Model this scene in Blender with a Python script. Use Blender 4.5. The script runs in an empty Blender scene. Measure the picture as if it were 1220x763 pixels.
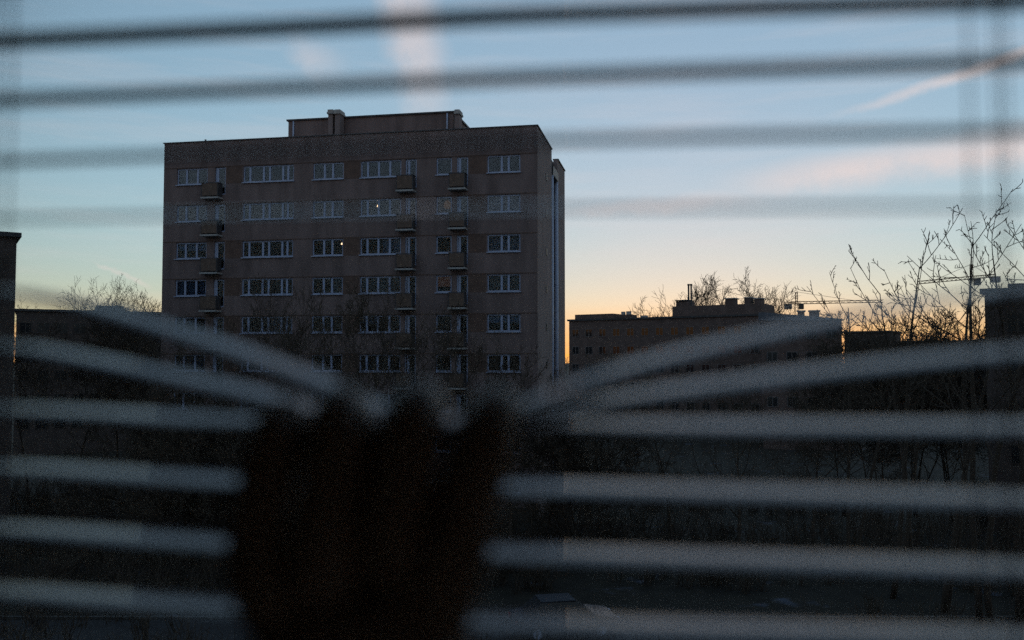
import bpy, math, random
from mathutils import Vector, Matrix, noise
R = math.radians
sc = bpy.context.scene
COL = sc.collection

# ------------------------------------------------------------------ camera
EYE = 11.0                       # eye height above the courtyard
F = 1064.0 / 1220.0              # focal length over picture width
PITCH = math.atan((430 - 381.5) / 1064.0)
cd = bpy.data.cameras.new('camera'); cam = bpy.data.objects.new('camera', cd); COL.objects.link(cam)
cam.location = (0, 0, EYE); cam.rotation_euler = (math.pi / 2 + PITCH, 0, 0)
cd.sensor_width = 36; cd.lens = F * 36; cd.clip_start = 0.01; cd.clip_end = 6000
cd.dof.use_dof = True; cd.dof.focus_distance = 66; cd.dof.aperture_fstop = 3.8
sc.camera = cam
sc.cycles.use_denoising = False      # keep the grain of a dusk exposure

def ray(px, py):
    """direction (u = x/y, v = z/y) seen at a place of the photograph"""
    cx = (px - 610) / 1064.0; cy = (381.5 - py) / 1064.0
    y = math.cos(PITCH) - cy * math.sin(PITCH)
    return cx / y, (math.sin(PITCH) + cy * math.cos(PITCH)) / y
def at(px, py, Y):
    u, v = ray(px, py); return Vector((u * Y, Y, EYE + v * Y))

# ------------------------------------------------------------------ world: dusk sky with streaks of lit cloud
SUN_EL, SUN_AZ = -0.5, 11.0
w = bpy.data.worlds.new('World'); sc.world = w; w.use_nodes = True
nt = w.node_tree; N = nt.nodes; L = nt.links
bg = N['Background']; bg.inputs[1].default_value = 0.12
sky = N.new('ShaderNodeTexSky'); sky.sky_type = 'NISHITA'; sky.sun_disc = False
sky.sun_elevation = R(SUN_EL); sky.sun_rotation = R(SUN_AZ); sky.altitude = 100
sky.air_density = 1.0; sky.dust_density = 0.2; sky.ozone_density = 4.0
def math_node(op, a, b=None, c=None, clamp=False):
    n = N.new('ShaderNodeMath'); n.operation = op; n.use_clamp = clamp
    for i, v in enumerate((a, b, c)):
        if v is None: continue
        if isinstance(v, (int, float)): n.inputs[i].default_value = v
        else: L.new(v, n.inputs[i])
    return n.outputs[0]
def smooth(v, a, b):
    n = N.new('ShaderNodeMapRange'); n.interpolation_type = 'SMOOTHSTEP'
    L.new(v, n.inputs[0]); n.inputs[1].default_value = a; n.inputs[2].default_value = b
    n.inputs[3].default_value = 0; n.inputs[4].default_value = 1
    return n.outputs[0]
sc8 = N.new('ShaderNodeVectorMath'); sc8.operation = 'SCALE'; sc8.inputs[3].default_value = 0.125
L.new(sky.outputs[0], sc8.inputs[0])
gam = N.new('ShaderNodeGamma'); gam.inputs[1].default_value = 0.5; L.new(sc8.outputs[0], gam.inputs[0])
tint = N.new('ShaderNodeMix'); tint.data_type = 'RGBA'; tint.blend_type = 'MULTIPLY'; tint.inputs[0].default_value = 1
L.new(gam.outputs[0], tint.inputs[6]); tint.inputs[7].default_value = (1.41, 1.325, 1.03, 1)
tc = N.new('ShaderNodeTexCoord'); sep = N.new('ShaderNodeSeparateXYZ'); L.new(tc.outputs['Generated'], sep.inputs[0])
yy = math_node('MAXIMUM', sep.outputs[1], 0.02)
U0 = math_node('DIVIDE', sep.outputs[0], yy); V0 = math_node('DIVIDE', sep.outputs[2], yy)
nz = N.new('ShaderNodeTexNoise'); nz.inputs['Scale'].default_value = 11; nz.inputs['Detail'].default_value = 8; nz.inputs['Roughness'].default_value = 0.68
L.new(tc.outputs['Generated'], nz.inputs['Vector'])
wob = math_node('MULTIPLY', math_node('SUBTRACT', nz.outputs[0], 0.5), 0.035)
U = math_node('ADD', U0, wob); V = math_node('ADD', V0, wob)
front = math_node('GREATER_THAN', sep.outputs[1], 0.05)
def streak(p0, p1, w0, w1, soft, fade0, fade1, amt):
    (u0, v0), (u1, v1) = ray(*p0), ray(*p1)
    dx, dy = u1 - u0, v1 - v0; ln = math.hypot(dx, dy)
    du = math_node('SUBTRACT', U, u0); dv = math_node('SUBTRACT', V, v0)
    t = math_node('DIVIDE', math_node('ADD', math_node('MULTIPLY', du, dx), math_node('MULTIPLY', dv, dy)), ln * ln)
    a = math_node('ABSOLUTE', math_node('DIVIDE', math_node('SUBTRACT', math_node('MULTIPLY', dv, dx), math_node('MULTIPLY', du, dy)), ln))
    tc_ = math_node('MINIMUM', math_node('MAXIMUM', t, 0), 1)
    wd = math_node('ADD', math_node('MULTIPLY', tc_, (w1 - w0) / 1064), w0 / 1064)
    q = math_node('DIVIDE', a, wd)
    m = smooth(q, 1.0, 1.0 - soft)
    m = math_node('MULTIPLY', m, smooth(t, 0.0, fade0))
    m = math_node('MULTIPLY', m, smooth(t, 1.0, 1.0 - fade1))
    return math_node('MULTIPLY', math_node('MULTIPLY', m, amt), front)
masks = [streak((455, -160), (520, 190), 60, 44, 0.9, 0.1, 0.35, 0.55),
         streak((820, 226), (1500, 140), 30, 50, 1.0, 0.3, 0.3, 0.75),
         streak((940, 158), (1460, -20), 7, 22, 1.0, 0.4, 0.3, 0.6),
         streak((600, 262), (960, 226), 8, 24, 1.0, 0.4, 0.4, 0.35),
         streak((330, 30), (420, 110), 20, 50, 1.0, 0.5, 0.5, 0.30),
         streak((100, 312), (190, 344), 3, 7, 1.0, 0.3, 0.3, 0.35)]
m = masks[0]
for k in masks[1:]: m = math_node('MAXIMUM', m, k)
# thin even veil of high cloud over the whole sky, drawn out along the horizon
mp = N.new('ShaderNodeMapping'); mp.inputs['Scale'].default_value = (1.6, 1.6, 16); L.new(tc.outputs['Generated'], mp.inputs[0])
nz2 = N.new('ShaderNodeTexNoise'); nz2.inputs['Scale'].default_value = 2.2; nz2.inputs['Detail'].default_value = 6; nz2.inputs['Roughness'].default_value = 0.6
L.new(mp.outputs[0], nz2.inputs['Vector'])
veil = math_node('MULTIPLY', smooth(nz2.outputs[0], 0.42, 0.75), 0.15)
fine = math_node('ADD', math_node('MULTIPLY', smooth(nz.outputs[0], 0.3, 0.65), 0.4), 0.6)
m = math_node('MAXIMUM', math_node('MULTIPLY', m, fine), veil)
cl = N.new('ShaderNodeMix'); cl.data_type = 'RGBA'; cl.blend_type = 'MIX'
L.new(m, cl.inputs[0]); L.new(tint.outputs[2], cl.inputs[6]); cl.inputs[7].default_value = (0.44, 0.355, 0.335, 1)
# peach haze lying along the horizon on the side of the afterglow
hz_ = math_node('MULTIPLY', smooth(sep.outputs[2], 0.075, 0.0), smooth(nz2.outputs[0], 0.25, 0.62))
hz_ = math_node('MULTIPLY', hz_, math_node('MULTIPLY', smooth(sep.outputs[1], -0.3, 0.9), 0.9))
h2 = N.new('ShaderNodeMix'); h2.data_type = 'RGBA'; L.new(hz_, h2.inputs[0]); L.new(cl.outputs[2], h2.inputs[6]); h2.inputs[7].default_value = (0.50, 0.245, 0.10, 1)
L.new(h2.outputs[2], bg.inputs[0])

sd = bpy.data.lights.new('sun', 'SUN'); sun = bpy.data.objects.new('sun', sd); COL.objects.link(sun)
sd.energy = 0.0005; sd.angle = R(25); sd.color = (1.0, 0.62, 0.36)
sdir = Vector((math.sin(R(SUN_AZ)) * math.cos(R(SUN_EL)), math.cos(R(SUN_AZ)) * math.cos(R(SUN_EL)), math.sin(R(0.6))))
sun.rotation_euler = sdir.to_track_quat('Z', 'Y').to_euler(); sun.location = (60, 200, 60)

vs = sc.view_settings
vs.view_transform = 'Standard'; vs.look = 'None'; vs.gamma = 1.0; vs.use_curve_mapping = False
vs.exposure = math.log2(1 / 0.12) + 1.15

# ------------------------------------------------------------------ materials
MATS = {}
def mat(name, col, rough=0.7, var=0.25, scale=6.0, bump=0.0, spec=0.3, metal=0.0, coat=0.0, stretch=None):
    if name in MATS: return MATS[name]
    m = bpy.data.materials.new(name); m.use_nodes = True; MATS[name] = m
    t = m.node_tree; p = t.nodes['Principled BSDF']
    p.inputs['Roughness'].default_value = rough; p.inputs['Specular IOR Level'].default_value = spec
    p.inputs['Metallic'].default_value = metal; p.inputs['Coat Weight'].default_value = coat
    co = t.nodes.new('ShaderNodeTexCoord'); src = co.outputs['Object']
    if stretch:
        mpn = t.nodes.new('ShaderNodeMapping'); mpn.inputs['Scale'].default_value = stretch
        t.links.new(src, mpn.inputs[0]); src = mpn.outputs[0]
    n = t.nodes.new('ShaderNodeTexNoise'); n.inputs['Scale'].default_value = scale; n.inputs['Detail'].default_value = 5
    t.links.new(src, n.inputs['Vector'])
    r = t.nodes.new('ShaderNodeValToRGB')
    r.color_ramp.elements[0].position = 0.3; r.color_ramp.elements[1].position = 0.7
    r.color_ramp.elements[0].color = tuple(c * (1 - var) for c in col) + (1,)
    r.color_ramp.elements[1].color = tuple(min(1, c * (1 + var)) for c in col) + (1,)
    t.links.new(n.outputs[0], r.inputs[0]); t.links.new(r.outputs[0], p.inputs['Base Color'])
    if bump:
        b = t.nodes.new('ShaderNodeBump'); b.inputs['Strength'].default_value = bump; b.inputs['Distance'].default_value = 0.02
        t.links.new(n.outputs[0], b.inputs['Height']); t.links.new(b.outputs[0], p.inputs['Normal'])
    return m
def glass(name, tintc=(0.75, 0.8, 0.82), ior=1.5):
    m = bpy.data.materials.new(name); m.use_nodes = True; t = m.node_tree; t.nodes.clear()
    o = t.nodes.new('ShaderNodeOutputMaterial'); mx = t.nodes.new('ShaderNodeMixShader')
    fr = t.nodes.new('ShaderNodeFresnel'); fr.inputs[0].default_value = ior
    tr = t.nodes.new('ShaderNodeBsdfTransparent'); tr.inputs[0].default_value = tintc + (1,)
    gl = t.nodes.new('ShaderNodeBsdfGlossy'); gl.inputs['Roughness'].default_value = 0.01
    t.links.new(fr.outputs[0], mx.inputs[0]); t.links.new(tr.outputs[0], mx.inputs[1]); t.links.new(gl.outputs[0], mx.inputs[2])
    t.links.new(mx.outputs[0], o.inputs[0]); return m
def emitter(name, col, s):
    m = bpy.data.materials.new(name); m.use_nodes = True; p = m.node_tree.nodes['Principled BSDF']
    p.inputs['Base Color'].default_value = col + (1,); p.inputs['Emission Color'].default_value = col + (1,)
    p.inputs['Emission Strength'].default_value = s; return m

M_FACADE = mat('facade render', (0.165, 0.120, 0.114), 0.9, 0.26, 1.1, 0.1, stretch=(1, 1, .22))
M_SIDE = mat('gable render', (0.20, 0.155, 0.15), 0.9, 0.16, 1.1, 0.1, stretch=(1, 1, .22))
M_BROWN = mat('brown infill', (0.115, 0.072, 0.058), 0.8, 0.2, 2)
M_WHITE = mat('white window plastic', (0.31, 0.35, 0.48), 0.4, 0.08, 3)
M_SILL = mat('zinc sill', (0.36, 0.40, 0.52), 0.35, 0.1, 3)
M_DARKMETAL = mat('dark metal', (0.05, 0.05, 0.055), 0.5, 0.2, 5)
M_BALC = mat('balcony board', (0.115, 0.078, 0.06), 0.75, 0.25, 2.5)
M_CONC = mat('concrete', (0.33, 0.32, 0.31), 0.85, 0.2, 3, 0.1)
M_ROOF = mat('roofing felt', (0.06, 0.06, 0.062), 0.9, 0.3, 3)
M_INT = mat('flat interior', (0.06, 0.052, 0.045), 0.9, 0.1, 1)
M_GLASS = glass('window glass', (0.70, 0.78, 0.85), 1.58)
M_CURT = mat('net curtain', (0.20, 0.21, 0.26), 0.9, 0.3, 8, stretch=(6, 6, 0.4))
M_CURT2 = mat('beige curtain', (0.26, 0.21, 0.17), 0.9, 0.25, 8, stretch=(6, 6, 0.4)); M_BLIND = mat('roller blind', (0.30, 0.33, 0.42), 0.8, 0.1, 3)
M_CURTW = mat('drawn warm curtain', (0.45, 0.20, 0.13), 0.9, 0.25, 8, stretch=(6, 6, 0.4))
_p = M_CURTW.node_tree.nodes['Principled BSDF']; _p.inputs['Emission Color'].default_value = (1, .35, .18, 1); _p.inputs['Emission Strength'].default_value = .0013  # lamplight from behind put into the curtain as a faint glow
M_BARK = mat('bark', (0.055, 0.042, 0.032), 0.9, 0.35, 9, 0.3)
M_TWIG = mat('twigs', (0.060, 0.046, 0.034), 0.9, 0.3, 9)
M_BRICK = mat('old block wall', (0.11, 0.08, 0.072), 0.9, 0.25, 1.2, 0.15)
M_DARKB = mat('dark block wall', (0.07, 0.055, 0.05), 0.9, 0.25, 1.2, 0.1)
M_CRANE = mat('crane paint', (0.16, 0.08, 0.035), 0.6, 0.2, 4)

# ------------------------------------------------------------------ mesh helpers
class MB:
    def __init__(s): s.v = []; s.f = []
    def box(s, a, b):
        x0, y0, z0 = a; x1, y1, z1 = b; n = len(s.v)
        s.v += [(x0, y0, z0), (x1, y0, z0), (x1, y1, z0), (x0, y1, z0), (x0, y0, z1), (x1, y0, z1), (x1, y1, z1), (x0, y1, z1)]
        s.f += [tuple(n + i for i in q) for q in ((0, 3, 2, 1), (4, 5, 6, 7), (0, 1, 5, 4), (1, 2, 6, 5), (2, 3, 7, 6), (3, 0, 4, 7))]
        return s
    def tube(s, pts, rads, k=4, cap=True):
        n0 = len(s.v); P = [Vector(p) for p in pts]
        for i, p in enumerate(P):
            d = (P[min(i + 1, len(P) - 1)] - P[max(i - 1, 0)]).normalized()
            a = d.cross(Vector((0, 0, 1))) if abs(d.z) < 0.95 else d.cross(Vector((1, 0, 0)))
            a.normalize(); b = d.cross(a)
            for j in range(k):
                t = 2 * math.pi * j / k; s.v.append(tuple(p + (a * math.cos(t) + b * math.sin(t)) * rads[i]))
        for i in range(len(P) - 1):
            for j in range(k):
                q = n0 + i * k + j; q2 = n0 + i * k + (j + 1) % k
                s.f.append((q, q2, q2 + k, q + k))
        if cap:
            s.f.append(tuple(n0 + j for j in reversed(range(k)))); e = n0 + (len(P) - 1) * k
            s.f.append(tuple(e + j for j in range(k)))
        return s
    def prism(s, poly, y0, y1, axis='y'):
        n = len(s.v); k = len(poly)
        for y in (y0, y1):
            for (a, b) in poly: s.v.append((a, y, b) if axis == 'y' else (y, a, b) if axis == 'x' else (a, b, y))
        s.f.append(tuple(n + i for i in range(k))); s.f.append(tuple(n + k + i for i in reversed(range(k))))
        for i in range(k):
            j = (i + 1) % k; s.f.append((n + j, n + i, n + k + i, n + k + j))
        return s
    def mesh(s, name, m=None, smooth=False):
        me = bpy.data.meshes.new(name); me.from_pydata(s.v, [], s.f)
        if m: me.materials.append(m)
        if smooth: me.polygons.foreach_set('use_smooth', [True] * len(me.polygons))
        me.update(); return me
    def build(s, name, m, parent=None, loc=(0, 0, 0), smooth=False):
        return link(name, s.mesh(name, m, smooth), parent, loc)
def link(name, me, parent=None, loc=(0, 0, 0)):
    o = bpy.data.objects.new(name, me); COL.objects.link(o); o.location = loc
    if parent: o.parent = parent
    return o
def tag(o, label, cat, group=None):
    o['label'] = label; o['category'] = cat
    if group: o['group'] = group
    return o
def struct(o): o['kind'] = 'structure'; return o
def thing(name, loc, rz, label, cat, group=None):
    o = bpy.data.objects.new(name, None); COL.objects.link(o); o.location = loc; o.rotation_euler = (0, 0, rz)
    o.empty_display_size = 0.3
    return tag(o, label, cat, group)

# ------------------------------------------------------------------ ground
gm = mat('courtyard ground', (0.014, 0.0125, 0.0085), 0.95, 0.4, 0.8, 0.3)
t = gm.node_tree; p = t.nodes['Principled BSDF']; basecol = p.inputs['Base Color'].links[0].from_socket
co = t.nodes.new('ShaderNodeTexCoord')
n1 = t.nodes.new('ShaderNodeTexNoise'); n1.inputs['Scale'].default_value = 0.45; n1.inputs['Detail'].default_value = 4; n1.inputs['Roughness'].default_value = 0.55
t.links.new(co.outputs['Object'], n1.inputs['Vector'])
mr = t.nodes.new('ShaderNodeMapRange'); mr.interpolation_type = 'SMOOTHSTEP'; mr.inputs[1].default_value = 0.60; mr.inputs[2].default_value = 0.72
t.links.new(n1.outputs[0], mr.inputs[0])
mx = t.nodes.new('ShaderNodeMix'); mx.data_type = 'RGBA'; t.links.new(mr.outputs[0], mx.inputs[0])
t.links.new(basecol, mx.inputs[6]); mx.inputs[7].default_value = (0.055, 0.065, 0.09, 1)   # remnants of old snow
t.links.new(mx.outputs[2], p.inputs['Base Color'])
g = MB(); nx = 30
for i in range(nx + 1):
    for j in range(nx + 1):
        X = -3000 + 6000 * i / nx; Y = -3000 + 7000 * j / nx
        g.v.append((X, Y, 0))
g.f = [(i * (nx + 1) + j, (i + 1) * (nx + 1) + j, (i + 1) * (nx + 1) + j + 1, i * (nx + 1) + j + 1) for i in range(nx) for j in range(nx)]
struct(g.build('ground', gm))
rd = MB().box((-70, 33, 0.002), (80, 38.5, 0.006)); struct(rd.build('road', mat('asphalt', (0.028, 0.028, 0.03), 0.8, 0.25, 4, 0.2)))
kb = MB(); kb.box((-70, 38.5, -0.05), (80, 38.68, 0.12)); struct(kb.build('kerb', mat('worn kerb', (.07, .07, .068), .9, .3, 3)))

# ------------------------------------------------------------------ windows (shared shapes)
def window_shapes(key, wd, ht, fr, mull=0.15, edge=0.09, dep=0.09):
    f = MB(); panes = []
    f.box((0, 0, 0), (wd, dep, edge)); f.box((0, 0, ht - edge), (wd, dep, ht))
    n = len(fr)
    xs = [x * wd for x in fr]
    left = []
    for i, x in enumerate(xs):
        if i == 0: a, b = 0, edge
        elif i == n - 1: a, b = wd - edge, wd
        else: a, b = x - mull / 2, x + mull / 2
        f.box((a, 0.003, edge), (b, dep - 0.003, ht - edge)); left.append((a, b))
    pm = []
    for i in range(n - 1):
        a, b = left[i][1], left[i + 1][0]
        pm.append(MB().box((a - 0.005, 0.04, edge - 0.005), (b + 0.005, 0.046, ht - edge + 0.005)).mesh('pane', M_GLASS))
    sill = MB().box((-0.06, -0.22, -0.07), (wd + 0.06, 0.02, -0.012)).mesh('sill', M_SILL)
    return f.mesh('window', M_WHITE), pm, sill, wd, ht
def curtain_mesh(wd, ht, m, seed):
    c = MB(); n = max(8, int(wd / 0.06)); rnd = random.Random(seed)
    for i in range(n + 1):
        x = wd * i / n; y = 0.03 * math.sin(i * 1.9 + seed) + 0.01 * rnd.random()
        c.v += [(x, y, 0), (x, y, ht), (x, y + 0.006, 0), (x, y + 0.006, ht)]
    for i in range(n):
        a = i * 4; b = a + 4
        c.f += [(a, b, b + 1, a + 1), (a + 2, a + 3, b + 3, b + 2), (a + 1, b + 1, b + 3, a + 3), (a, a + 2, b + 2, b)]
    return c.mesh('curtain', m)
def place_window(shape, parent, x, y, z, sill=True):
    fm, pm, sm, wd, ht = shape
    o = link('window', fm, parent, (x, y, z))
    for me in pm: link('pane', me, o)
    if sill: link('sill', sm, o)
    return o

# ------------------------------------------------------------------ the tall block of flats
Yr = 61.8
pr = at(640, 300, Yr); uL, _ = ray(191, 300)
BW, BD = 28.6, 15.3
BANG = -math.atan2(5.25, 28.1)
ex = Vector((math.cos(BANG), math.sin(BANG), 0)); ey = Vector((-math.sin(BANG), math.cos(BANG), 0))
Rc = Vector((ray(640, 180)[0] * Yr, Yr, 0)); Lc = Rc - ex * BW
B = thing('apartment_building', Lc, BANG, 'tall brown panel block of flats with rows of white windows and small balconies', 'building')
def fx(px, py=300):          # place along the front for a column of the photograph
    k = ray(px, py)[0]
    # (Lc.x + ex.x*s) = k*(Lc.y + ex.y*s)
    return (k * Lc.y - Lc.x) / (ex.x - k * ex.y)
def sy(px, py=300):          # place along the right gable
    k = ray(px, py)[0]; return (k * Rc.y - Rc.x) / (ey.x - k * ey.y)
ROOF = EYE + ray(640, 150)[1] * Yr
S0 = EYE + ray(600, 205)[1] * (Yr + 0.3); ST = 2.8; NR = 9
WH = 1.22
cols = {'A': (209.5, 246, (0, .30, .66, 1)), 'B': (288.5, 349, (0, .13, .40, .52, .78, .88, 1)), 'C': (372, 408.5, (0, .37, .64, 1)),
        'D': (429, 477.5, (0, .17, .44, .72, 1)), 'E': (519.5, 538, (0, 1)), 'F': (580.5, 620, (0, .43, .64, 1))}
doors = {'A': (255, 267.5, (0, .22, 1)), 'D': (482.5, 496, (0, .3, 1)), 'E': (544, 557.5, (0, .25, 1))}
balc = {'A': (245, 264.5), 'D': (475.5, 495), 'E': (537.5, 556.5)}
win = {k: (fx(a), fx(b), fr) for k, (a, b, fr) in cols.items()}
dr = {k: (fx(a), fx(b), fr) for k, (a, b, fr) in doors.items()}
DLOW = 0.85
wall = MB(); TW = 0.35
def row(z0, z1, holes):
    x = 0.0
    for a, b in sorted(holes):
        if a > x: wall.box((x, 0, z0), (a, TW, z1))
        x = b
    wall.box((x, 0, z0), (BW, TW, z1))
zc = 0.0
for i in reversed(range(NR)):
    s = S0 - ST * i
    row(zc, s - DLOW, []); row(s - DLOW, s, [v[:2] for v in dr.values()])
    row(s, s + WH, [v[:2] for v in dr.values()] + [v[:2] for v in win.values()]); zc = s + WH
row(zc, ROOF, [])
wall.build('wall', M_FACADE, B)
# gable with a shallow stair groove, back and left walls
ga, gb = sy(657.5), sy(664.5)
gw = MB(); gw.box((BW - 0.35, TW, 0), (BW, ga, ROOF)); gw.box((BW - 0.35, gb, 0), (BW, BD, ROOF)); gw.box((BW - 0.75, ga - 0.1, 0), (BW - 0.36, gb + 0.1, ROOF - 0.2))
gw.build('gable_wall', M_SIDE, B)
ow = MB(); ow.box((0, TW, 0), (0.35, BD, ROOF)); ow.box((0.35, BD - 0.35, 0), (BW - 0.35, BD, ROOF)); ow.build('rear_wall', M_FACADE, B)
MB().box((0.3, TW - 0.02, ROOF - 0.75), (BW - 0.3, BD - 0.3, ROOF - 0.45)).build('roof', M_ROOF, B)
pc = MB(); pc.box((-0.08, -0.08, ROOF + .002), (BW + 0.08, 0.4, ROOF + 0.07)); pc.box((BW - 0.4, 0.4, ROOF + .002), (BW + 0.08, ga, ROOF + 0.068)); pc.box((-0.08, 0.4, ROOF + .002), (0.4, BD, ROOF + 0.066))
pc.box((BW - 0.4, gb, ROOF + 0.002), (BW + 0.08, BD + 0.05, ROOF + 0.065)); pc.build('parapet_cap', M_DARKMETAL, B)
for q in (ga + 0.35, gb - 0.35):
    dp = MB(); dp.tube([(BW - 0.06, q, 0.3), (BW - 0.06, q, ROOF - 1.9)], [0.16, 0.16], 8); dp.build('downpipe', M_SILL, B, smooth=True)
hd = MB(); hd.prism([(ga + 0.1, ROOF - 1.9), (gb - 0.1, ROOF - 1.9), (gb - 0.3, ROOF - 1.2), (ga + 0.3, ROOF - 1.2)], BW - 0.38, BW + 0.1, 'x'); hd.build('stair_hood', M_DARKMETAL, B)
for i in range(NR - 1):
    z = S0 - ST * i
    for q in (ga - 3.2,):
        v = MB(); v.box((BW + 0.003, q, z + 0.2), (BW + 0.05, q + 0.5, z + 0.7)); v.build('air_grille', M_DARKMETAL, B)
# floors and cross walls inside
for i in range(NR + 1):
    z = S0 - ST * i + ST - 1.0
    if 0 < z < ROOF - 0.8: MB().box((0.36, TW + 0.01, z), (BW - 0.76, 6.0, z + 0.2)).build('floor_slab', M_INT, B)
xw = [fx(270), fx(360), fx(418), fx(505), fx(568)]
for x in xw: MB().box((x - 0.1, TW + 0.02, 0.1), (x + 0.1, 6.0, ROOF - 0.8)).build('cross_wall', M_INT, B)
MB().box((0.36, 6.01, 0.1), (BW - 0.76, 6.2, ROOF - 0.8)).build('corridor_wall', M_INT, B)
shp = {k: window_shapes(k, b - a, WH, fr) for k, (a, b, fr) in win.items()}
dshp = {k: window_shapes('d' + k, b - a, WH + DLOW, fr, 0.16, 0.1) for k, (a, b, fr) in dr.items()}
M_LAMP = emitter('lit bulb', (1.0, 0.55, 0.26), 0.30)
M_LAMP2 = emitter('lit lamp shade', (1.0, 0.42, 0.16), 0.004)
rnd = random.Random(5)
cm = {}
bal_mesh = {}
for k, (pa, pb) in balc.items():
    x0, x1 = fx(pa), fx(pb); wd = x1 - x0; PR = 0.75
    slab = MB().box((-0.05, -PR - 0.05, -0.12), (wd + 0.05, -0.003, 0)).mesh('slab', M_CONC)
    frontp = MB().box((0.05, -PR, 0.10), (wd - 0.05, -PR + 0.04, 1.0)).mesh('front_panel', M_BALC)
    sidep = MB().box((0, -PR + 0.05, 0.10), (0.04, -0.06, 1.0)).mesh('side_panel', M_DARKMETAL)
    rail = MB(); rail.box((-0.02, -PR - 0.03, 1.02), (wd + 0.02, -PR + 0.05, 1.07)); rail.box((-0.02, -PR + 0.05, 1.02), (0.05, -0.003, 1.07)); rail.box((wd - 0.05, -PR + 0.05, 1.02), (wd + 0.02, -0.003, 1.07))
    for q in (0.0, wd - 0.045): rail.box((q, -PR - 0.012, 0.001), (q + 0.045, -PR + 0.03, 1.02))
    bal_mesh[k] = (x0, wd, slab, frontp, sidep, rail.mesh('rail', M_DARKMETAL))
for i in range(NR):
    s = S0 - ST * i
    for k, (a, b, fr) in win.items():
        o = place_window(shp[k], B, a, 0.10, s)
        lit = (k, i) in (('D', 1), ('E', 1), ('C', 2), ('E', 3))
        if (k, i) == ('E', 3):
            c = curtain_mesh((b - a) * 0.96, WH * 0.6, M_CURTW, 3); link('curtain', c, o, (0.02, 0.2, WH * 0.35))
        elif not lit and rnd.random() < 0.5:
            half = rnd.choice((0, 0, 1, 2)); ty = rnd.choice((0, 0, 1, 2)); key = (k, half, ty)
            if key not in cm: cm[key] = curtain_mesh((b - a) * (0.96 if half == 0 else 0.45), WH * (0.97, 0.97, 0.45)[ty], (M_CURT, M_CURT2, M_BLIND)[ty], len(cm))
            link('curtain', cm[key], o, (0.02 if half < 2 else (b - a) * 0.52, 0.2 + rnd.random() * 0.25, 0.02 if ty < 2 else WH * .52))
        if lit:
            lp = MB(); zc_ = {('D', 1): .90, ('E', 1): .82, ('C', 2): .98, ('E', 3): .8}[(k, i)]; xc_ = {('D', 1): .33, ('E', 1): .5, ('C', 2): .8, ('E', 3): .5}[(k, i)] * (b - a)
            rr = 0.07 if k in 'C' else 0.11 if k == 'D' else 0.30
            lp.tube([(xc_, 0.9, zc_ - rr), (xc_, 0.9, zc_ - rr * .6), (xc_, 0.9, zc_ + rr * .5), (xc_, 0.9, zc_ + rr)], [rr * .5, rr, rr * .8, rr * .3], 10)
            lp.build('ceiling_lamp', M_LAMP if k in 'DC' else M_LAMP2, o, smooth=True)
    for k, (a, b, fr) in dr.items():
        o = place_window(dshp[k], B, a, 0.10, s - DLOW, sill=False); o.name = 'balcony_door'
        x0, wd, sl, fp, sp, ra = bal_mesh[k]
        ob = link('balcony', sl, B, (x0, 0, s - 1.12))
        link('front_panel', fp, ob); link('side_panel', sp, ob, (0, 0, 0)); link('side_panel', sp, ob, (wd - 0.04, 0, 0)); link('rail', ra, ob)
    for (pa, pb) in ((268.5, 287.5), (409.5, 428), (558.5, 579.5)):
        a, b = fx(pa), fx(pb); MB().box((a, -0.012, s - 0.02), (b, -0.002, s + WH + 0.02)).build('infill_panel', M_BROWN, B)
    MB().box((0.02, -0.022, s + WH + 0.03), (BW - 0.02, -0.002, s + WH + 0.09)).build('lintel_strip', M_BROWN, B)
# roof house, chimneys, small vents
pv = 3.0
def fxv(px, v, py=160):
    k = ray(px, py)[0]; Q = Lc + ey * v
    return (k * Q.y - Q.x) / (ex.x - k * ex.y)
def zat(px, py, x, v):
    Q = Lc + ex * x + ey * v; return EYE + ray(px, py)[1] * Q.y
hx0, hx1 = fxv(343.5, pv), fxv(540, pv); hz = zat(540, 134.5, hx1, pv)
hb = MB(); hb.box((hx0, pv, ROOF - 0.5), (hx1, pv + 6.0, hz)); hb.build('roof_house', M_FACADE, B)
hc = MB(); hc.box((hx0 - 0.12, pv - 0.12, hz + .002), (hx1 + 0.12, pv + 6.1, hz + 0.12)); hc.build('roof_house_cap', M_DARKMETAL, B)
for q in (hx0 + 0.45, fxv(408, pv), hx1 - 0.45):
    MB().tube([(q, pv - 0.07, ROOF - 0.4), (q, pv - 0.07, hz - 0.05)], [0.07, 0.07], 6).build('downpipe', M_SILL, B, smooth=True)
def chimney(pa, pb, ptop, v):
    x0, x1 = fxv(pa, v), fxv(pb, v); zt = zat((pa + pb) / 2, ptop, x0, v)
    c = MB(); c.box((x0, v, ROOF - 0.5), (x1, v + 0.9, zt - 0.35)).build('chimney', M_SIDE, B)
    cp = MB(); cp.box((x0 - 0.07, v - 0.12, zt - 0.33), (x1 + 0.07, v + 1.02, zt - 0.18)); cp.box((x0 - 0.03, v - 0.06, zt - 0.178), (x1 + 0.03, v + .96, zt)); cp.build('chimney_cap', M_CONC, B)
chimney(390.8, 396.2, 131, 2.0); chimney(398.8, 404.6, 131, 1.9); chimney(542, 547, 131, 2.4)
def roof_vent(px, py, v, r=0.16):
    x = fxv(px, v); zt = zat(px, py, x, v)
    t_ = MB(); t_.tube([(x, v, ROOF - 0.5), (x, v, zt - 0.15), (x, v, zt - 0.14), (x, v, zt)], [r * .5, r * .5, r, r], 8); t_.build('roof_vent', M_DARKMETAL, B, smooth=False)
roof_vent(369, 142.5, 4.0); roof_vent(245, 166.5, 2.0, 0.07)
sr = MB(); sr.box((hx1 + 0.13, pv + 0.6, ROOF - 0.5), (hx1 + 0.9, pv + 4.5, hz - 1.0)); sr.build('roof_stair', M_CONC, B)
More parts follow.
